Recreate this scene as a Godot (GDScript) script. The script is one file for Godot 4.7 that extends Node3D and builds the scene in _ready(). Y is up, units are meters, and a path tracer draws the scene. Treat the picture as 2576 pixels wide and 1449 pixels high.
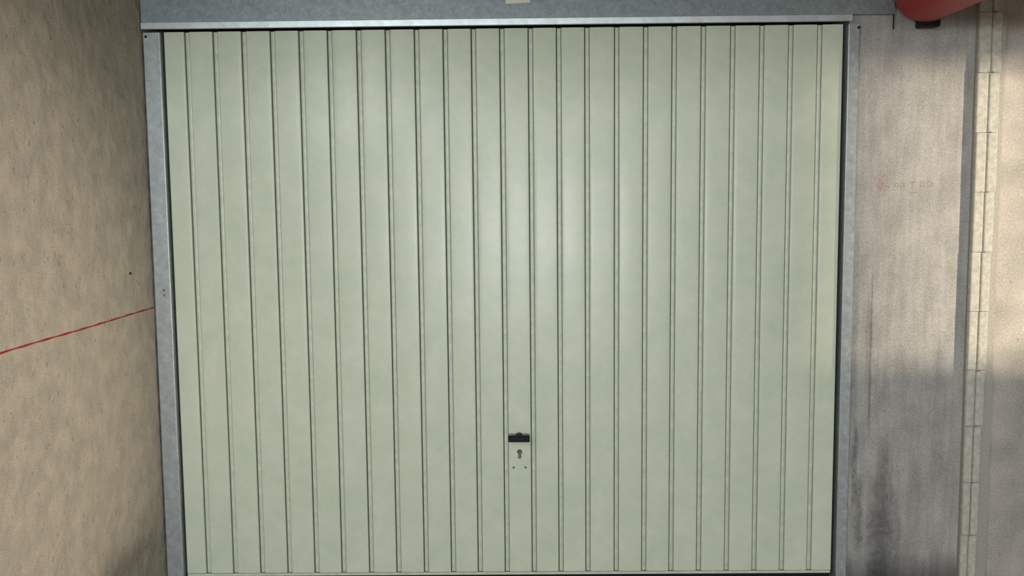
extends Node3D
# A galvanised-framed up-and-over garage door at the end of a concrete parking bay.
# Door ribs lie in the plane z = 0; the camera stands 3.3 m in front of it.

const DOOR_L := -1.185
const DOOR_R := 1.185
const DOOR_B := 0.030
const DOOR_T := 1.9890
const WALL_X := -1.256
const JAMB_Z := 0.020
const GROOVE := 0.0165

var M := {}
var used := {}
var rng := RandomNumberGenerator.new()

# ---------------------------------------------------------------- naming
func numbered(n: String) -> String:
	if not used.has(n):
		used[n] = 0
		return n
	used[n] += 1
	return "%s_%03d" % [n, used[n]]

func tag(o: Node, label: String, category: String, group := "", kind := "") -> Node:
	if label: o.set_meta("label", label)
	if category: o.set_meta("category", category)
	if group: o.set_meta("group", group)
	if kind: o.set_meta("kind", kind)
	return o

func thing(called: String, at: Vector3) -> Node3D:
	var o := Node3D.new()
	o.name = numbered(called)
	o.position = at
	add_child(o)
	return o

func obj(called: String, mesh: Mesh, mat: Material, parent: Node = null, at := Vector3.ZERO) -> MeshInstance3D:
	var o := MeshInstance3D.new()
	o.mesh = mesh
	o.material_override = mat
	o.position = at
	if parent == null:
		o.name = numbered(called)
		add_child(o)
	else:
		o.name = called
		parent.add_child(o, true)
	return o

# ---------------------------------------------------------------- shapes
func quad(st: SurfaceTool, a: Vector3, b: Vector3, c: Vector3, d: Vector3) -> void:
	# a b c d counter-clockwise seen from outside; Godot's front faces run clockwise
	for p in [a, c, b, a, d, c]:
		st.add_vertex(p)

func done(st: SurfaceTool) -> ArrayMesh:
	st.generate_normals()
	return st.commit()

func begin(smooth := false) -> SurfaceTool:
	var st := SurfaceTool.new()
	st.begin(Mesh.PRIMITIVE_TRIANGLES)
	st.set_smooth_group(0 if smooth else -1)
	return st

func add_box(st: SurfaceTool, lo: Vector3, hi: Vector3) -> void:
	var p := func(i: int) -> Vector3:
		return Vector3(hi.x if i & 1 else lo.x, hi.y if i & 2 else lo.y, hi.z if i & 4 else lo.z)
	quad(st, p.call(4), p.call(5), p.call(7), p.call(6))
	quad(st, p.call(1), p.call(0), p.call(2), p.call(3))
	quad(st, p.call(5), p.call(1), p.call(3), p.call(7))
	quad(st, p.call(0), p.call(4), p.call(6), p.call(2))
	quad(st, p.call(6), p.call(7), p.call(3), p.call(2))
	quad(st, p.call(0), p.call(1), p.call(5), p.call(4))

func box(lo: Vector3, hi: Vector3) -> ArrayMesh:
	var st := begin()
	add_box(st, lo, hi)
	return done(st)

# Box whose edges round the z axis and the front are chamfered: an outline with cut corners,
# extruded from z0 to z1 with a bevel at the front (and the back when both).
func bevelled(lo: Vector3, hi: Vector3, c: float, both := false) -> ArrayMesh:
	var ring := func(inset: float) -> PackedVector2Array:
		var a := Vector2(lo.x + inset, lo.y + inset)
		var b := Vector2(hi.x - inset, hi.y - inset)
		return PackedVector2Array([Vector2(a.x + c, a.y), Vector2(b.x - c, a.y), Vector2(b.x, a.y + c), Vector2(b.x, b.y - c), Vector2(b.x - c, b.y), Vector2(a.x + c, b.y), Vector2(a.x, b.y - c), Vector2(a.x, a.y + c)])
	var rings := []
	rings.append([ring.call(c if both else 0.0), lo.z])
	if both: rings.append([ring.call(0.0), lo.z + c])
	rings.append([ring.call(0.0), hi.z - c])
	rings.append([ring.call(c), hi.z])
	return loft(rings)

# rings: [[outline counter-clockwise seen from +z, z], ...] from back to front, closed at both ends
func loft(rings: Array, smooth := false) -> ArrayMesh:
	var st := begin(smooth)
	for k in rings.size() - 1:
		var a: PackedVector2Array = rings[k][0]
		var b: PackedVector2Array = rings[k + 1][0]
		var za: float = rings[k][1]
		var zb: float = rings[k + 1][1]
		for i in a.size():
			var j := (i + 1) % a.size()
			quad(st, Vector3(a[i].x, a[i].y, za), Vector3(a[j].x, a[j].y, za), Vector3(b[j].x, b[j].y, zb), Vector3(b[i].x, b[i].y, zb))
	st.set_smooth_group(-1)
	for e in [0, rings.size() - 1]:
		var o: PackedVector2Array = rings[e][0]
		var tri := Geometry2D.triangulate_polygon(o)
		for t in range(0, tri.size(), 3):
			var v := [o[tri[t]], o[tri[t + 1]], o[tri[t + 2]]]
			var ccw: bool = (v[1] - v[0]).cross(v[2] - v[0]) > 0.0
			if ccw == (e == 0): v = [v[0], v[1], v[2]]
			else: v = [v[0], v[2], v[1]]
			for q in v: st.add_vertex(Vector3(q.x, q.y, rings[e][1]))
	return done(st)

func circle(c: Vector2, r: float, n := 24) -> PackedVector2Array:
	var o := PackedVector2Array()
	for i in n: o.append(c + Vector2.from_angle(TAU * i / n) * r)
	return o

func screw_head(r: float, h: float) -> ArrayMesh:
	return loft([[circle(Vector2.ZERO, r, 16), 0.0], [circle(Vector2.ZERO, r, 16), h * 0.4], [circle(Vector2.ZERO, r * 0.75, 16), h * 0.85], [circle(Vector2.ZERO, r * 0.35, 16), h]])

# A profile in the x-z plane (open polyline, left to right as seen from +z) swept along y in rows.
func sweep_y(profile: PackedVector2Array, y0: float, y1: float, rows := 1, wobble := 0.0, seed_at := 0.0) -> ArrayMesh:
	var st := begin(true)
	for r in rows:
		var ya := lerpf(y0, y1, float(r) / rows)
		var yb := lerpf(y0, y1, float(r + 1) / rows)
		for i in profile.size() - 1:
			var a := profile[i]
			var b := profile[i + 1]
			var w := func(p: Vector2, y: float) -> Vector3:
				return Vector3(p.x, y, p.y + wobble * sin(y * 4.1 + seed_at) * sin(y * 1.7 + seed_at * 2.3))
			quad(st, w.call(a, ya), w.call(b, ya), w.call(b, yb), w.call(a, yb))
	return done(st)

# ---------------------------------------------------------------- textures
func noise(s: int, f: float, oct := 3) -> FastNoiseLite:
	var n := FastNoiseLite.new()
	n.seed = s
	n.noise_type = FastNoiseLite.TYPE_SIMPLEX_SMOOTH
	n.frequency = f
	n.fractal_octaves = oct
	return n

func cell(s: int, f: float) -> FastNoiseLite:
	var n := FastNoiseLite.new()
	n.seed = s
	n.noise_type = FastNoiseLite.TYPE_CELLULAR
	n.cellular_return_type = FastNoiseLite.RETURN_CELL_VALUE
	n.frequency = f
	return n

# base colour times a sum of tiling noises: layers = [[noise, strength], ...]
func tile(size: int, base: Color, layers: Array, tint: Color = Color(0, 0, 0), pits := 0, pit_len := 8, pit_dark := 0.55) -> Texture2D:
	var data := PackedByteArray()
	data.resize(size * size * 3)
	var maps := []
	for l in layers:
		var im: Image = l[0].get_seamless_image(size, size, false, false, 0.12, true)
		im.convert(Image.FORMAT_L8)
		maps.append(im.get_data())
	var dark := PackedFloat32Array()
	dark.resize(size * size)
	var r := RandomNumberGenerator.new()
	r.seed = 77
	for k in pits:
		var x := r.randi_range(0, size - 1)
		var y := r.randi_range(0, size - 1)
		var lean := r.randf_range(-0.5, 0.9)
		var ln := r.randi_range(2, pit_len)
		var d := r.randf_range(0.15, pit_dark)
		var wd := r.randi_range(1, 3)
		for i in ln:
			for j in wd:
				var p := posmod(y + i, size) * size + posmod(x + j - int(lean * i), size)
				dark[p] = maxf(dark[p], d * (1.0 - absf(2.0 * i / ln - 1.0) * 0.6))
	var n := layers.size()
	for i in size * size:
		var v := 1.0
		for k in n: v += (maps[k][i] / 255.0 - 0.5) * 2.0 * layers[k][1]
		v *= 1.0 - dark[i]
		var t: float = (maps[0][i] / 255.0 - 0.5) * 2.0
		data[i * 3] = clampi(int(255.0 * (base.r * v + tint.r * t)), 0, 255)
		data[i * 3 + 1] = clampi(int(255.0 * (base.g * v + tint.g * t)), 0, 255)
		data[i * 3 + 2] = clampi(int(255.0 * (base.b * v + tint.b * t)), 0, 255)
	return ImageTexture.create_from_image(Image.create_from_data(size, size, false, Image.FORMAT_RGB8, data))

func bumps(s: int, f: float, strength: float, size := 512) -> Texture2D:
	var im: Image = noise(s, f, 4).get_seamless_image(size, size)
	im.convert(Image.FORMAT_RGBA8)
	im.bump_map_to_normal_map(strength)
	return ImageTexture.create_from_image(im)

func mat(color: Color, rough: float, metal := 0.0) -> StandardMaterial3D:
	var m := StandardMaterial3D.new()
	m.albedo_color = color
	m.roughness = rough
	m.metallic = metal
	return m

func skin(tex: Texture2D, rough: float, metal: float, metres: float) -> StandardMaterial3D:
	var m := mat(Color.WHITE, rough, metal)
	m.albedo_texture = tex
	m.uv1_triplanar = true
	m.uv1_world_triplanar = true
	m.uv1_scale = Vector3.ONE / metres
	return m

# The cast panel between frame and block partition: own stains (drips, rust smear, faint pencil marks).
func stained_panel(x0: float, x1: float, y0: float, y1: float) -> Texture2D:
	var w := 448
	var h := 1984
	var im := Image.create(w, h, false, Image.FORMAT_RGB8)
	var grain := cell(5, 0.35)
	var grain2 := noise(15, 0.25, 2)
	var cloud := noise(6, 0.006, 4)
	var drip := noise(7, 0.03, 3)
	# [x, bottom, top, half width, strength]
	var drips := [[1.366, -0.2, 0.54, 0.040, 0.17], [1.345, -0.2, 0.42, 0.050, 0.15], [1.400, -0.2, 0.36, 0.060, 0.17], [1.330, -0.2, 0.30, 0.030, 0.10], [1.309, 0.55, 1.16, 0.006, 0.20], [1.300, 0.75, 1.10, 0.012, 0.12], [1.262, 0.26, 0.60, 0.016, 0.26], [1.280, 0.10, 0.40, 0.020, 0.20], [1.250, 0.60, 1.30, 0.016, 0.12], [1.365, 0.70, 0.78, 0.030, 0.10], [1.48, 0.0, 0.5, 0.04, 0.06], [1.56, 0.4, 0.9, 0.03, 0.06]]
	for j in h:
		var y := lerpf(y1, y0, (j + 0.5) / h)
		for i in w:
			var x := lerpf(x0, x1, (i + 0.5) / w)
			var v := 1.0 + 0.13 * grain.get_noise_2d(i, j) + 0.10 * grain2.get_noise_2d(i, j) + 0.09 * cloud.get_noise_2d(i * 1.6, j * 1.0) + 0.06 * drip.get_noise_2d(i * 1.2, j * 0.1)
			var ragged := 0.012 * drip.get_noise_2d(i * 0.5, j * 0.3)
			for d in drips:
				if y < d[1] - 0.05 or y > d[2]: continue
				var across: float = absf(x + ragged * clampf(d[3] / 0.03, 0.1, 1.0) - d[0]) / (d[3] * (0.45 + 0.55 * clampf((d[2] - y) / 0.2, 0.0, 1.0)))
				if across < 1.0:
					var fade := clampf((d[2] - y) / 0.07, 0.0, 1.0) * clampf((y - d[1] + 0.05) / 0.1, 0.0, 1.0)
					v *= 1.0 - d[4] * (1.0 - across * across) * fade * (0.9 + 0.55 * drip.get_noise_2d(i * 2.0 + d[0] * 900.0, j * 1.1))
			# dirt splashed up from the floor
			v *= 1.0 - 0.35 * clampf(1.0 - (y + 0.02 * drip.get_noise_2d(i, 0.0)) / 0.10, 0.0, 1.0)
			var c := Color(0.63, 0.615, 0.595) * v
			# reddish smear
			var rs := Vector2((x - 1.333) / 0.03, (y - 1.435) / 0.055).length()
			if rs < 1.0:
				var a := 0.20 * (1.0 - rs) * (1.0 + 1.6 * drip.get_noise_2d(i * 4.0, j * 1.5))
				c = c.lerp(Color(0.50, 0.34, 0.32), clampf(a * 2.0, 0.0, 0.6))
			im.set_pixel(i, j, Color(clampf(c.r, 0, 1), clampf(c.g, 0, 1), clampf(c.b, 0, 1)))
	# faint, rubbed-out red pencil marks, illegible in the photograph: short strokes and loops
	var put := func(p: Vector2, a: float) -> void:
		var i := int((p.x - x0) / (x1 - x0) * w)
		var j := int((y1 - p.y) / (y1 - y0) * h)
		for q in [[0, 0], [1, 0], [0, 1], [1, 1]]:
			var xx := clampi(i + q[0], 0, w - 1)
			var yy := clampi(j + q[1], 0, h - 1)
			im.set_pixel(xx, yy, im.get_pixel(xx, yy).lerp(Color(0.46, 0.36, 0.30), a))
	var marks := [[1.40, 1.442, 1.40, 1.420], [1.41, 1.442, 1.41, 1.424], [1.432, 1.440, 1.452, 1.444], [1.442, 1.444, 1.438, 1.420], [1.43, 1.404, 1.455, 1.406], [1.345, 1.43, 1.36, 1.425]]
	for s in marks:
		for k in 40: put.call(Vector2(s[0], s[1]).lerp(Vector2(s[2], s[3]), k / 39.0), 0.2)
	for o in [[1.475, 1.434, 0.008], [1.500, 1.436, 0.009], [1.385, 1.432, 0.007]]:
		for k in 60: put.call(Vector2(o[0], o[1]) + Vector2.from_angle(TAU * k / 60.0) * o[2], 0.24)
	return ImageTexture.create_from_image(im)

func materials() -> void:
	M.door = skin(tile(512, Color(0.795, 0.815, 0.735), [[noise(1, 0.008, 3), 0.022], [noise(2, 0.3, 2), 0.045], [noise(3, 0.03, 3), 0.015]], Color(0.012, -0.004, 0.004)), 0.31, 0.0, 0.8)
	M.door.metallic_specular = 0.34
	M.groove = skin(tile(256, Color(0.76, 0.78, 0.705), [[noise(4, 0.05, 3), 0.06], [noise(2, 0.22, 2), 0.04]]), 0.42, 0.0, 0.5)
	M.back = mat(Color(0.25, 0.26, 0.24), 0.8)
	M.steel = skin(tile(512, Color(0.67, 0.69, 0.69), [[noise(8, 0.02, 3), 0.07], [cell(9, 0.09), 0.07], [noise(10, 0.25, 2), 0.08]]), 0.42, 0.55, 0.5)
	M.lip = skin(tile(256, Color(0.74, 0.76, 0.76), [[noise(8, 0.04, 3), 0.05], [cell(9, 0.06), 0.05]]), 0.45, 0.85, 0.5)
	M.header = skin(tile(512, Color(0.55, 0.58, 0.59), [[noise(18, 0.02, 3), 0.06], [cell(19, 0.10), 0.09], [noise(10, 0.25, 2), 0.10]]), 0.5, 0.45, 0.5)
	M.concrete_warm = skin(tile(1024, Color(0.70, 0.655, 0.597), [[noise(20, 0.01, 4), 0.06], [noise(21, 0.2, 3), 0.13], [noise(25, 0.45, 2), 0.14]], Color(0.012, 0.004, 0.0), 520, 15, 0.5), 0.93, 0.0, 1.15)
	M.concrete_warm.normal_enabled = true
	M.concrete_warm.normal_texture = bumps(22, 0.03, 4.0)
	M.concrete_warm.normal_scale = 0.4
	M.concrete = skin(tile(512, Color(0.665, 0.64, 0.605), [[noise(23, 0.008, 4), 0.10], [noise(24, 0.2, 3), 0.09], [noise(26, 0.4, 2), 0.07]], Color(0.01, 0.0, 0.0), 60, 8, 0.3), 0.92, 0.0, 1.0)
	M.block = skin(tile(512, Color(0.715, 0.70, 0.655), [[noise(27, 0.03, 4), 0.10], [noise(28, 0.2, 3), 0.12]], Color(0.01, 0.0, -0.005), 90, 8, 0.4), 0.95, 0.0, 0.4)
	M.mortar = skin(tile(256, Color(0.64, 0.625, 0.59), [[noise(29, 0.1, 3), 0.12]]), 0.96, 0.0, 0.2)
	M.floor = skin(tile(512, Color(0.52, 0.505, 0.49), [[noise(30, 0.01, 4), 0.15], [noise(31, 0.2, 3), 0.10]]), 0.8, 0.0, 1.3)
	M.red = mat(Color(0.62, 0.055, 0.06), 0.45)
	M.dark_metal = mat(Color(0.045, 0.047, 0.055), 0.6, 0.3)
	M.black = mat(Color(0.085, 0.095, 0.115), 0.5)
	M.black.metallic_specular = 0.25
	M.rubber = mat(Color(0.035, 0.035, 0.035), 0.9)
	M.zinc = mat(Color(0.42, 0.42, 0.40), 0.45, 0.6)
	M.brass = mat(Color(0.44, 0.40, 0.29), 0.5, 0.5)
	M.brass_dark = mat(Color(0.14, 0.11, 0.085), 0.6, 0.3)
	M.hub = mat(Color(0.36, 0.39, 0.34), 0.5)
	M.paper = mat(Color(0.90, 0.885, 0.83), 0.7)
	M.chalk = skin(tile(256, Color(0.62, 0.16, 0.12), [[noise(32, 0.12, 3), 0.35], [noise(33, 0.3, 2), 0.25]], Color(0.05, 0.06, 0.05)), 0.95, 0.0, 0.25)
	M.pit = mat(Color(0.16, 0.13, 0.11), 0.95)
	M.painted = mat(Color(0.75, 0.75, 0.72), 0.5)

# ---------------------------------------------------------------- lamps
func glow(c: Color, e: float) -> StandardMaterial3D:
	var m := mat(c, 0.5)
	m.emission_enabled = true
	m.emission = c
	m.emission_energy_multiplier = e
	return m

func omni(called: String, at: Vector3, c: Color, energy: float, radius: float) -> OmniLight3D:
	var l := OmniLight3D.new()
	l.name = called
	l.position = at
	l.light_color = c
	l.light_energy = energy
	l.light_size = radius
	l.omni_range = 14.0
	l.omni_attenuation = 2.0
	l.shadow_enabled = true
	add_child(l)
	return l

func area(called: String, at: Vector3, towards: Vector3, size: Vector2, c: Color, energy: float) -> void:
	var l := AreaLight3D.new()
	l.name = called
	l.area_size = size
	l.light_color = c
	l.light_energy = energy
	l.area_range = 14.0
	l.area_attenuation = 2.0
	l.shadow_enabled = true
	add_child(l)
	l.look_at_from_position(at, towards, Vector3.UP if absf((towards - at).normalized().y) < 0.95 else Vector3.BACK)

func lighting() -> void:
	var cam := Camera3D.new()
	cam.name = "Camera3D"
	cam.fov = 34.087
	cam.near = 0.05
	cam.far = 60.0
	cam.position = Vector3(0.06197, 1.39903, 3.34333)
	cam.basis = Basis(Vector3.UP, deg_to_rad(0.62178)) * Basis(Vector3.RIGHT, deg_to_rad(-5.45131)) * Basis(Vector3.BACK, deg_to_rad(-0.56260))
	add_child(cam)
	cam.current = true

	var env := Environment.new()
	env.background_mode = Environment.BG_COLOR
	env.background_color = Color(0, 0, 0)
	env.tonemap_mode = Environment.TONE_MAPPER_LINEAR
	env.tonemap_exposure = 1.0
	env.sdfgi_enabled = true
	env.ssao_enabled = true
	env.ssil_enabled = true
	var we := WorldEnvironment.new()
	we.name = "WorldEnvironment"
	we.environment = env
	add_child(we)

	# unseen sources: main panel behind the viewer, lamp on the left, two warm ones right
	area("unseen_panel_light", Vector3(0.15, 1.05, 7.35), Vector3(0.15, 1.05, 0.0), Vector2(0.95, 0.40), Color(0.96, 0.985, 1.0), 21.5)  # out of view, placed to light the door and give its highlight
	omni("unseen_wall_light", Vector3(-1.06, 2.10, 3.40), Color(0.92, 0.98, 1.0), 1.6, 0.09)  # out of view, placed to light the header lip and door from the left
	omni("unseen_warm_light", Vector3(3.2, 1.33, 1.55), Color(1.0, 0.935, 0.83), 6.9, 0.016)  # out of view, placed for the warm patch on the right wall
	var l := SpotLight3D.new()  # out of view, placed to light the left wall
	l.name = "unseen_flood_light"
	l.light_color = Color(1.0, 0.955, 0.89)
	l.light_energy = 10.5
	l.light_size = 0.012
	l.spot_range = 14.0
	l.spot_attenuation = 2.0
	l.spot_angle = 18.0
	l.spot_angle_attenuation = 1.0
	l.shadow_enabled = true
	add_child(l)
	l.look_at_from_position(Vector3(3.3, 1.20, 0.62), Vector3(WALL_X, 0.76, 1.20))

func lamps() -> void:
	var t: Node3D
	t = thing("unseen_wall_lamp", Vector3(WALL_X, 2.10, 3.40))  # body of the unseen lamp on the left
	tag(t, "unseen round lamp by the left wall, out of view, lighting the header lip and door", "wall light")
	var g := obj("base", loft([[circle(Vector2.ZERO, 0.12), 0.0], [circle(Vector2.ZERO, 0.12), 0.03], [circle(Vector2.ZERO, 0.11), 0.04]]), M.painted, t)
	g.rotation.y = PI / 2
	g = obj("globe", loft([[circle(Vector2.ZERO, 0.10), 0.04], [circle(Vector2.ZERO, 0.10), 0.06], [circle(Vector2.ZERO, 0.08), 0.08], [circle(Vector2.ZERO, 0.04), 0.092]]), glow(Color(0.92, 1.0, 0.98), 1.6), t)
	g.rotation.y = PI / 2
	t = thing("unseen_light_panel", Vector3(0.15, 1.05, 7.40))  # body of the unseen main source behind the viewer
	tag(t, "unseen lit panel out of view behind the viewer, main source for the door", "light panel")
	obj("frame", box(Vector3(-0.51, -0.23, -0.03), Vector3(0.51, 0.23, 0.0)), M.painted, t)
	obj("diffuser", box(Vector3(-0.475, -0.20, -0.042), Vector3(0.475, 0.20, -0.03)), glow(Color(1.0, 0.95, 0.85), 1.2), t)
	# unseen warm lamp; its hood is shaped to bound the patch on the right wall
	t = thing("unseen_warm_lamp", Vector3(3.2, 0.0, 1.55))
	tag(t, "unseen warm lamp in an open hood, out of view, lighting the right wall", "work lamp")
	var st := begin()
	add_box(st, Vector3(-0.012, 0.02, -0.012), Vector3(0.012, 1.20, 0.012))
	obj("pole", done(st), M.dark_metal, t)
	obj("foot", bevelled(Vector3(-0.18, 0.0, -0.18), Vector3(0.18, 0.025, 0.18), 0.008), M.dark_metal, t)
	obj("hood", unseen_lamp_hood(), M.dark_metal, t, Vector3(0, 1.33, 0))
	var bulb := obj("bulb", SphereMesh.new(), glow(Color(1.0, 0.86, 0.66), 3.0), t, Vector3(0, 1.33, 0))
	bulb.mesh.radius = 0.025
	bulb.mesh.height = 0.05

	t = thing("unseen_flood_lamp", Vector3(3.3, 0.0, 0.62))  # body of the unseen lamp that lights the left wall
	tag(t, "unseen warm flood lamp out of view on the right, lighting the left wall", "flood lamp")
	obj("pole", box(Vector3(-0.012, 0.02, -0.012), Vector3(0.012, 1.11, 0.012)), M.dark_metal, t)
	obj("foot", bevelled(Vector3(-0.18, 0.0, -0.18), Vector3(0.18, 0.025, 0.18), 0.008), M.dark_metal, t)
	var head := obj("head", loft([[circle(Vector2.ZERO, 0.05), 0.03], [circle(Vector2.ZERO, 0.09), 0.10], [circle(Vector2.ZERO, 0.09), 0.14]]), M.dark_metal, t)
	head.look_at_from_position(Vector3(3.3, 1.20, 0.62), Vector3(WALL_X, 0.76, 1.20))
	var lens := obj("lens", loft([[circle(Vector2.ZERO, 0.048), 0.024], [circle(Vector2.ZERO, 0.048), 0.03]]), glow(Color(1.0, 0.92, 0.80), 3.0), t)
	lens.look_at_from_position(Vector3(3.3, 1.20, 0.62), Vector3(WALL_X, 0.76, 1.20))
	# unseen box, out of view beside the lamp; its top edge shades the foot of the left wall
	t = thing("unseen_box", Vector3(2.70, 0.0, 0.31))
	tag(t, "unseen grey box out of view on the right, placed to shade the foot of the left wall", "cabinet")
	obj("body", bevelled(Vector3(-0.09, 0.0, -0.300), Vector3(0.09, 1.037, 0.285), 0.006), M.painted, t)
	obj("top", bevelled(Vector3(-0.10, 1.037, -0.305), Vector3(0.10, 1.057, 0.299), 0.004), M.painted, t)
	obj("door", bevelled(Vector3(-0.08, 0.03, 0.285), Vector3(0.08, 1.02, 0.298), 0.003), M.steel, t)
	# unseen slatted blocker behind the viewer, placed to darken the top of the view
	t = thing("unseen_blocker", Vector3(-1.256, 1.42, 4.5))
	tag(t, "unseen slatted blocker behind the viewer, placed to darken the top of the view", "roller shutter")
	for k in 12:
		obj("slat", bevelled(Vector3(0.0, k * 0.098, -0.012), Vector3(6.25, k * 0.098 + 0.0965, 0.012), 0.003, true), M.painted, t)

func unseen_lamp_hood() -> ArrayMesh:
	# opens towards -z (the wall): top and bottom plates cut the beam level, the left plate fades it before the door
	var st := begin()
	var t := 0.0987
	var b := 0.1040
	add_box(st, Vector3(-0.60, t, -0.30), Vector3(0.40, t + 0.006, 0.10))
	add_box(st, Vector3(-0.60, -b - 0.006, -0.30), Vector3(0.40, -b, 0.10))
	add_box(st, Vector3(-0.206, -b, -0.15), Vector3(-0.188, t, 0.10))
	add_box(st, Vector3(0.392, -b, -0.15), Vector3(0.40, t, 0.10))
	add_box(st, Vector3(-0.60, -b - 0.006, 0.10), Vector3(0.40, t + 0.006, 0.108))
	return done(st)

# ---------------------------------------------------------------- room shell
func shell() -> void:
	var s := func(called: String, lo: Vector3, hi: Vector3, m: Material, label: String) -> MeshInstance3D:
		var c := (lo + hi) * 0.5
		c.y = lo.y
		var o := obj(called, box(lo - c, hi - c), m, null, c)
		tag(o, label, called.get_slice("_", 0), "", "structure")
		return o
	s.call("floor", Vector3(-1.50, -0.20, -0.60), Vector3(5.2, 0.0, 7.6), M.floor, "grey concrete floor of the parking bay")
	s.call("ceiling", Vector3(-1.50, 2.60, -0.60), Vector3(5.2, 2.80, 7.6), M.concrete, "bare concrete ceiling slab over the bay")
	s.call("wall_back", Vector3(WALL_X, 0.0, 7.40), Vector3(5.0, 2.60, 7.60), M.concrete, "concrete wall behind the viewer")
	s.call("wall_right", Vector3(5.0, 0.0, 0.0), Vector3(5.2, 2.60, 7.60), M.concrete, "concrete wall far off to the right")
	s.call("beam_unseen_1", Vector3(1.10, 1.763, 1.55), Vector3(5.0, 2.60, 1.65), M.concrete, "unseen concrete beam out of view, placed to darken the wall top on the right")  # out of view, placed to keep light off the wall top at right
	# left wall, with the red chalk line and its small marks
	var wl: MeshInstance3D = s.call("wall_left", Vector3(-1.50, 0.0, -0.60), Vector3(WALL_X, 2.60, 7.60), M.concrete_warm, "beige pitted concrete wall left of the garage door with a red level line")
	var base := wl.position
	var st := begin()
	var n := 120
	var last := []
	for i in n + 1:
		var z := lerpf(JAMB_Z + 0.004, 2.6, float(i) / n)
		var wob := 0.0007 * sin(z * 9.0) + 0.0003 * sin(z * 61.0)
		var y := 1.0225 + wob
		var hw := 0.0026 + 0.0008 * sin(z * 57.0 + 1.0)
		var now := [Vector3(WALL_X, y - hw, z) - base, Vector3(WALL_X + 0.0006, y, z) - base, Vector3(WALL_X, y + hw, z) - base]
		if i > 0:
			quad(st, now[0], last[0], last[1], now[1])
			quad(st, now[1], last[1], last[2], now[2])
		last = now
	obj("chalk_line", done(st), M.chalk, wl).set_meta("label", "thin red chalk line snapped level along the wall")
	var hole := obj("plug_hole", screw_head(0.0055, 0.002), M.pit, wl, Vector3(WALL_X, 1.160, 0.205) - base)
	hole.rotation.y = PI / 2
	hole.scale = Vector3(1.5, 0.8, 1.0)
	# wall in front: panel with stains between frame and partition, then plain wall beyond, lintel over the door, stub behind
	var x0 := 1.205
	var x1 := 1.70
	var m := mat(Color.WHITE, 0.9)
	m.albedo_texture = stained_panel(x0, x1, 0.0, 2.10)
	st = begin()
	st.set_uv(Vector2(0, 0))
	var uvq := [[x0, 0.0, 0, 1], [x1, 0.0, 1, 1], [x1, 2.10, 1, 0], [x0, 2.10, 0, 0]]
	for k in [0, 2, 1, 0, 3, 2]:
		var q = uvq[k]
		st.set_uv(Vector2(q[2], q[3]))
		st.add_vertex(Vector3(q[0] - 1.45, q[1], 0.0))
	var face := done(st)
	var c := Vector3(1.45, 0.0, 0.0)
	var wf := obj("wall_front", face, m, null, c)
	tag(wf, "pale stained concrete wall panel between the door frame and the block partition", "wall", "", "structure")
	obj("panel_core", box(Vector3(x0 - 1.45, 0.0, -0.20), Vector3(x1 - 1.45, 2.60, -0.0005)), M.concrete, wf)
	s.call("wall_beyond", Vector3(x1, 0.0, -0.20), Vector3(5.0, 2.60, 0.0), M.concrete, "concrete wall right of the block partition at the photo's right edge")
	s.call("wall_lintel", Vector3(WALL_X, 2.05, -0.20), Vector3(x0, 2.60, -0.045), M.concrete, "concrete lintel behind the steel sheet above the door")
	s.call("wall_behind", Vector3(WALL_X, 0.0, -0.60), Vector3(1.405, 2.60, -0.40), M.concrete, "dark wall behind the garage door")
	partition()

# End of a block partition standing a little proud of the wall: two ridges per block with a groove between.
func partition() -> void:
	var t := thing("wall_partition", Vector3(1.69, 0, 0))
	tag(t, "narrow end of a pale block partition, two ridges split by a vertical groove", "partition", "", "structure")
	var left := 1.6405
	obj("core", box(Vector3(left - 1.69 + 0.002, 0.0, -0.01), Vector3(1.735 - 1.69, 2.60, 0.024)), M.mortar, t)
	# courses from the photograph's joints
	var joints := [0.0, 0.172, 0.366, 0.572, 0.775, 0.985, 1.195, 1.405, 1.61, 1.815, 2.02, 2.225, 2.43, 2.60]
	var r := RandomNumberGenerator.new()
	r.seed = 5
	for k in joints.size() - 1:
		var y0: float = joints[k] + (0.0007 if k > 0 else 0.0)
		var y1: float = joints[k + 1] - 0.0007
		var off := r.randf_range(-0.0016, 0.0016)
		var mid := lerpf(1.668, 1.685, clampf(joints[k] / 1.9, 0.0, 1.0)) + off
		var right := lerpf(1.698, 1.722, clampf(joints[k] / 1.9, 0.0, 1.0)) + r.randf_range(-0.002, 0.002)
		var z := 0.034 + r.randf_range(-0.0015, 0.0015)
		var rounds := func(a: float, b: float, zb: float) -> PackedVector2Array:
			return PackedVector2Array([Vector2(a - 1.69, 0.018), Vector2(a - 1.69, zb - 0.005), Vector2(a - 1.69 + 0.0025, zb - 0.001), Vector2(a - 1.69 + 0.007, zb), Vector2(b - 1.69 - 0.007, zb), Vector2(b - 1.69 - 0.0025, zb - 0.001), Vector2(b - 1.69, zb - 0.005), Vector2(b - 1.69, 0.018)])
		for half in 2:
			var pr: PackedVector2Array = rounds.call(left + off if half == 0 else mid + 0.0016, mid - 0.0016 if half == 0 else right, z if half == 0 else z - 0.001)
			obj("block", prism_y(pr, y0, y1, 0.0015), M.block, t)
	# worn filler lumps where courses meet
	for k in range(1, 11):
		var y: float = joints[k]
		var mid := lerpf(1.668, 1.685, clampf(y / 1.9, 0.0, 1.0)) - 1.69
		obj("joint_filler", bevelled(Vector3(mid - 0.010, y - 0.006, 0.018), Vector3(mid + 0.014, y + 0.005, 0.0345), 0.003), M.mortar, t)

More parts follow.
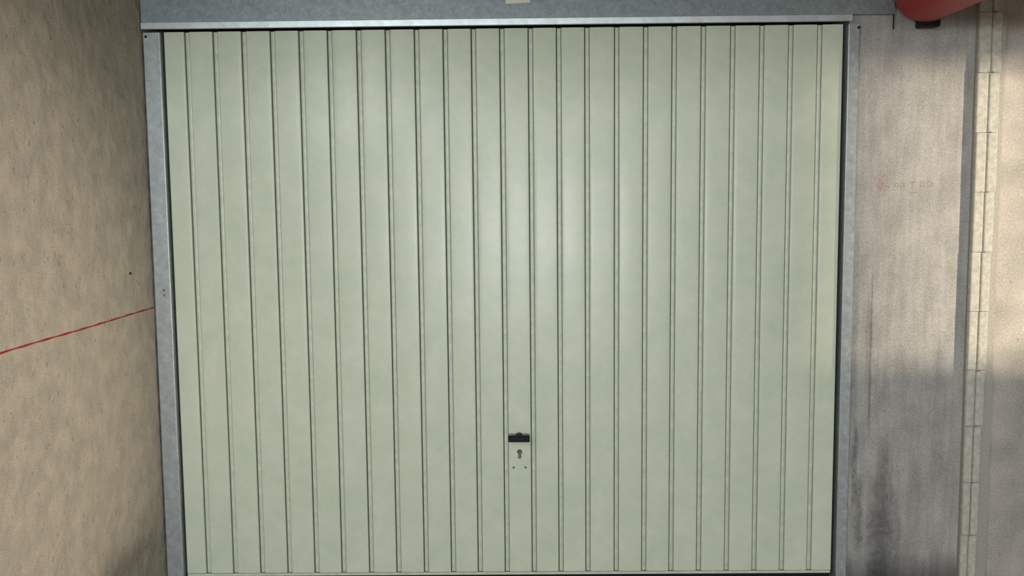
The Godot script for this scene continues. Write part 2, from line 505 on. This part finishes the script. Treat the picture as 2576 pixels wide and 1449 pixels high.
# closed prism along y from an x-z outline (left to right over the front), ends chamfered a little
func prism_y(pr: PackedVector2Array, y0: float, y1: float, c: float) -> ArrayMesh:
	var st := begin()
	var cx := (pr[0].x + pr[pr.size() - 1].x) * 0.5
	var shrink := func(p: Vector2, f: float) -> Vector2:
		return Vector2(cx + (p.x - cx) * (1.0 - f), 0.018 + (p.y - 0.018) * (1.0 - f))
	var rows := [[y0, 0.05], [y0 + c, 0.0], [y1 - c, 0.0], [y1, 0.05]]
	for r in 3:
		for i in pr.size() - 1:
			var a: Vector2 = shrink.call(pr[i], rows[r][1])
			var b: Vector2 = shrink.call(pr[i + 1], rows[r][1])
			var a2: Vector2 = shrink.call(pr[i], rows[r + 1][1])
			var b2: Vector2 = shrink.call(pr[i + 1], rows[r + 1][1])
			quad(st, Vector3(a.x, rows[r][0], a.y), Vector3(b.x, rows[r][0], b.y), Vector3(b2.x, rows[r + 1][0], b2.y), Vector3(a2.x, rows[r + 1][0], a2.y))
	for e in [0, 3]:
		var o := []
		for p in pr: o.append(shrink.call(p, rows[e][1]))
		for i in range(1, o.size() - 1):
			var tri := [o[0], o[i], o[i + 1]]
			if e == 3: tri = [o[0], o[i + 1], o[i]]
			for p in tri: st.add_vertex(Vector3(p.x, rows[e][0], p.y))
	return done(st)

# ---------------------------------------------------------------- steel frame round the door
func frame() -> void:
	var t := thing("trim_1", Vector3(0, 0, 0))
	tag(t, "galvanised steel frame around the garage door, jambs and sheet header", "door frame", "", "structure")
	# jambs: folded channel, front flange and a return towards the door
	var jl := PackedVector2Array([Vector2(WALL_X + 0.005, -0.05), Vector2(WALL_X + 0.005, JAMB_Z - 0.003), Vector2(WALL_X + 0.008, JAMB_Z), Vector2(-1.1943, JAMB_Z), Vector2(-1.1920, JAMB_Z - 0.0009), Vector2(-1.1911, JAMB_Z - 0.003), Vector2(-1.1911, -0.05)])
	obj("jamb", hard_sweep(jl, 0.0, 1.985), M.steel, t)
	var jr := PackedVector2Array([Vector2(1.1965, -0.05), Vector2(1.1965, JAMB_Z - 0.003), Vector2(1.1975, JAMB_Z - 0.001), Vector2(1.1995, JAMB_Z), Vector2(1.2325, JAMB_Z), Vector2(1.2355, JAMB_Z - 0.003), Vector2(1.2355, 0.0)])
	obj("jamb", hard_sweep(jr, 0.0, 1.985), M.steel, t)
	# header sheet with its right end reaching a little lower
	var hx1 := 1.351
	var hz := 0.024
	obj("header_sheet", box(Vector3(WALL_X + 0.004, 2.018, -0.04), Vector3(hx1, 2.58, hz)), M.header, t)
	# folded lip under the header, turned slightly downwards
	var st := begin()
	var x0 := WALL_X + 0.004
	var x1 := 1.206
	var pr := [Vector2(2.0175, -0.02), Vector2(2.0175, hz + 0.004), Vector2(2.0165, hz + 0.0055), Vector2(1.9965, hz + 0.0040), Vector2(1.9945, hz + 0.0028), Vector2(1.9940, hz + 0.0008), Vector2(1.9945, hz - 0.0008), Vector2(2.012, hz - 0.002), Vector2(2.012, -0.02)]
	for i in pr.size():
		var a: Vector2 = pr[i]
		var b: Vector2 = pr[(i + 1) % pr.size()]
		quad(st, Vector3(x0, b.x, b.y), Vector3(x1, b.x, b.y), Vector3(x1, a.x, a.y), Vector3(x0, a.x, a.y))
	for e in 2:
		var x := x0 if e == 0 else x1
		for i in range(1, pr.size() - 1):
			var tri := [pr[0], pr[i], pr[i + 1]] if e == 1 else [pr[0], pr[i + 1], pr[i]]
			for p in tri: st.add_vertex(Vector3(x, p.x, p.y))
	obj("header_lip", done(st), M.lip, t)
	# fixings
	for p in [[-1.240, 1.971, 0.0045], [1.231, 1.974, 0.005], [-1.2155, 1.085, 0.0042], [-1.2145, 1.066, 0.0038]]:
		var o := obj("screw", screw_head(p[2], 0.0025), M.zinc if p[1] < 1.5 else M.dark_metal, t, Vector3(p[0], p[1], JAMB_Z))
		o.set_meta("label", "dark screw head")

func hard_sweep(pr: PackedVector2Array, y0: float, y1: float) -> ArrayMesh:
	var st := begin()
	for i in pr.size() - 1:
		quad(st, Vector3(pr[i].x, y0, pr[i].y), Vector3(pr[i + 1].x, y0, pr[i + 1].y), Vector3(pr[i + 1].x, y1, pr[i + 1].y), Vector3(pr[i].x, y1, pr[i].y))
	var a := pr[0]
	var b := pr[pr.size() - 1]
	quad(st, Vector3(b.x, y0, b.y), Vector3(a.x, y0, a.y), Vector3(a.x, y1, a.y), Vector3(b.x, y1, b.y))
	for e in 2:
		var y := y0 if e == 0 else y1
		for i in range(1, pr.size() - 1):
			var tri := [pr[0], pr[i], pr[i + 1]] if e == 0 else [pr[0], pr[i + 1], pr[i]]
			for p in tri: st.add_vertex(Vector3(p.x, y, p.y))
	return done(st)

# ---------------------------------------------------------------- the door
func door() -> void:
	var t := thing("door_1", Vector3(0, DOOR_B, 0))
	tag(t, "closed cream up-and-over garage door of vertical ribbed steel panels with black handle", "garage door", "", "structure")
	var at := Vector3(0, -DOOR_B, 0)
	var gx := [-1.1126, -1.0135, -0.9129, -0.8123, -0.712, -0.612, -0.5101, -0.4091, -0.3075, -0.2074, -0.1087, -0.0093, 0.0903, 0.1889, 0.2876, 0.3914, 0.4924, 0.592, 0.6933, 0.7953, 0.8965, 0.9969, 1.097]
	rng.seed = 11
	obj("back_sheet", box(Vector3(DOOR_L + 0.004, DOOR_B, -0.030), Vector3(DOOR_R - 0.004, DOOR_T - 0.002, -0.0135)), M.back, t, at)
	for i in gx.size() + 1:
		var a: float = DOOR_L if i == 0 else gx[i - 1] + GROOVE
		var b: float = DOOR_R if i == gx.size() else gx[i] - 0.0012
		var tilt := rng.randf_range(-0.0006, 0.0006)
		var bulge := rng.randf_range(0.0003, 0.0009)
		var pr := PackedVector2Array([Vector2(a, -0.0125), Vector2(a, -0.0040), Vector2(a + 0.0006, -0.0022), Vector2(a + 0.0022, -0.0006)])
		for k in 9:
			var u := k / 8.0
			pr.append(Vector2(lerpf(a + 0.005, b - 0.0035, u), -0.0002 + bulge * (1.0 - pow(2.0 * u - 1.0, 2.0)) + tilt * (u - 0.5)))
		pr.append_array([Vector2(b - 0.0012, -0.0006), Vector2(b - 0.0003, -0.0018), Vector2(b, -0.0040), Vector2(b, -0.0125)])
		obj("panel", sweep_y(pr, DOOR_B + 0.0015, DOOR_T, 14, 0.0005, rng.randf_range(0.0, TAU)), M.door, t, at)
		if i < gx.size():
			# sunk strip between two panels; a dark seam stays open on its left
			var g0: float = gx[i] + 0.0016
			var g1: float = gx[i] + GROOVE - 0.0012
			obj("groove", sweep_y(PackedVector2Array([Vector2(g0, -0.0125), Vector2(g0 + 0.0004, -0.0072), Vector2(g0 + 0.0015, -0.0062), Vector2(g1 - 0.0015, -0.0062), Vector2(g1, -0.0078)]), DOOR_B + 0.0015, DOOR_T - 0.001), M.groove, t, at)
	obj("bottom_rail", bevelled(Vector3(DOOR_L + 0.001, 0.018, -0.03), Vector3(DOOR_R - 0.001, DOOR_B - 0.0015, -0.0035), 0.001), M.groove, t, at)
	obj("rubber_seal", bevelled(Vector3(DOOR_L + 0.002, 0.001, -0.025), Vector3(DOOR_R - 0.002, 0.018, -0.010), 0.002), M.rubber, t, at)
	# handle and lock on the middle panel
	var hc := Vector3(0.0462, 0.5335, 0.0)
	var h := obj("handle", bevelled(Vector3(-0.0382, -0.0114, 0.034), Vector3(0.0382, 0.0114, 0.050), 0.002, true), M.black, t, at + hc + Vector3(0, 0.0075, 0))
	h.set_meta("label", "black plastic bar handle")
	obj("hub", loft([[circle(Vector2.ZERO, 0.0125), -0.0], [circle(Vector2.ZERO, 0.0125), 0.003], [circle(Vector2.ZERO, 0.0115), 0.004]]), M.hub, h, Vector3(0, 0.0012, 0.0))
	obj("spindle", loft([[circle(Vector2.ZERO, 0.007), 0.003], [circle(Vector2.ZERO, 0.007), 0.031]]), M.black, h, Vector3(0, 0.002, 0))
	# profile cylinder: round top, narrow leg below
	var prof := func(r: float, rr: float, drop: float) -> PackedVector2Array:
		var o := PackedVector2Array()
		for k in 19: o.append(Vector2.from_angle(lerpf(-0.30 * PI, 1.30 * PI, k / 18.0)) * r)
		for k in 9: o.append(Vector2(0, -drop) + Vector2.from_angle(lerpf(PI, TAU, k / 8.0)) * rr)
		return o
	var lock := obj("lock", loft([[prof.call(0.0088, 0.0056, 0.0195), 0.0004], [prof.call(0.0088, 0.0056, 0.0195), 0.0016]]), M.brass_dark, t, at + Vector3(0.0475, 0.4815, 0.0))
	lock.set_meta("label", "brass lock cylinder with a dark rim")
	obj("lock_barrel", loft([[prof.call(0.0068, 0.0042, 0.0190), 0.0016], [prof.call(0.0068, 0.0042, 0.0190), 0.0050], [prof.call(0.0060, 0.0036, 0.0186), 0.0058]]), M.brass, lock)
	obj("key_slot", box(Vector3(-0.0012, -0.0042, 0.0058), Vector3(0.0012, 0.0042, 0.0063)), M.pit, lock)
	for p in [[0.0255, 0.4235, 0.0042], [0.0685, 0.4235, 0.0042]]:
		obj("screw", screw_head(p[2], 0.003), M.zinc, t, at + Vector3(p[0], p[1], 0.0))
	for p in [[0.0240, 0.598, 0.0022], [0.0665, 0.598, 0.0022]]:
		obj("rivet", screw_head(p[2], 0.0015), M.groove, t, at + Vector3(p[0], p[1], 0.0003))

# ---------------------------------------------------------------- things
func things() -> void:
	# paper label on the header, cut by the photograph's top edge
	var st := begin()
	add_box(st, Vector3(-0.042, 0.0, 0.0), Vector3(0.042, 0.070, 0.0008))
	var p := obj("paper_label", done(st), M.paper, null, Vector3(0.0558, 2.0690, 0.0242))
	p.rotation.z = 0.035
	tag(p, "small blank white paper label stuck on the grey steel header above the door", "label")
	# thin black cable end hanging along the header's right edge
	var cb := obj("black_cable", loft([[circle(Vector2(0, 0), 0.0019, 10), 0.0], [circle(Vector2(0.0006, 0), 0.0019, 10), 0.3], [circle(Vector2(0.001, 0), 0.0019, 10), 0.612]]), M.black, null, Vector3(1.3535, 1.968, 0.012))
	cb.rotation.x = -PI / 2
	tag(cb, "thin black cable end hanging beside the right end of the steel header", "cable")
	# red pipe running from the wall towards the viewer under the ceiling
	var t := thing("red_pipe", Vector3(1.440, 2.090, 0.004))
	tag(t, "red painted pipe high on the wall by the header end, dark bracket beneath", "pipe")
	var rings := []
	var dome := [[0.030, 0.0], [0.062, 0.006], [0.088, 0.020], [0.103, 0.042], [0.110, 0.075]]
	for d in dome: rings.append([circle(Vector2.ZERO, d[0], 40), d[1]])
	for z in [0.3, 0.8, 1.545]: rings.append([circle(Vector2.ZERO, 0.110, 40), z])
	obj("pipe", loft(rings, true), M.red, t)
	obj("bracket", bevelled(Vector3(-0.012, -0.122, 0.012), Vector3(0.054, -0.085, 0.06), 0.004), M.dark_metal, t)

func _ready() -> void:
	rng.seed = 1
	lighting()
	materials()
	shell()
	lamps()
	frame()
	door()
	things()
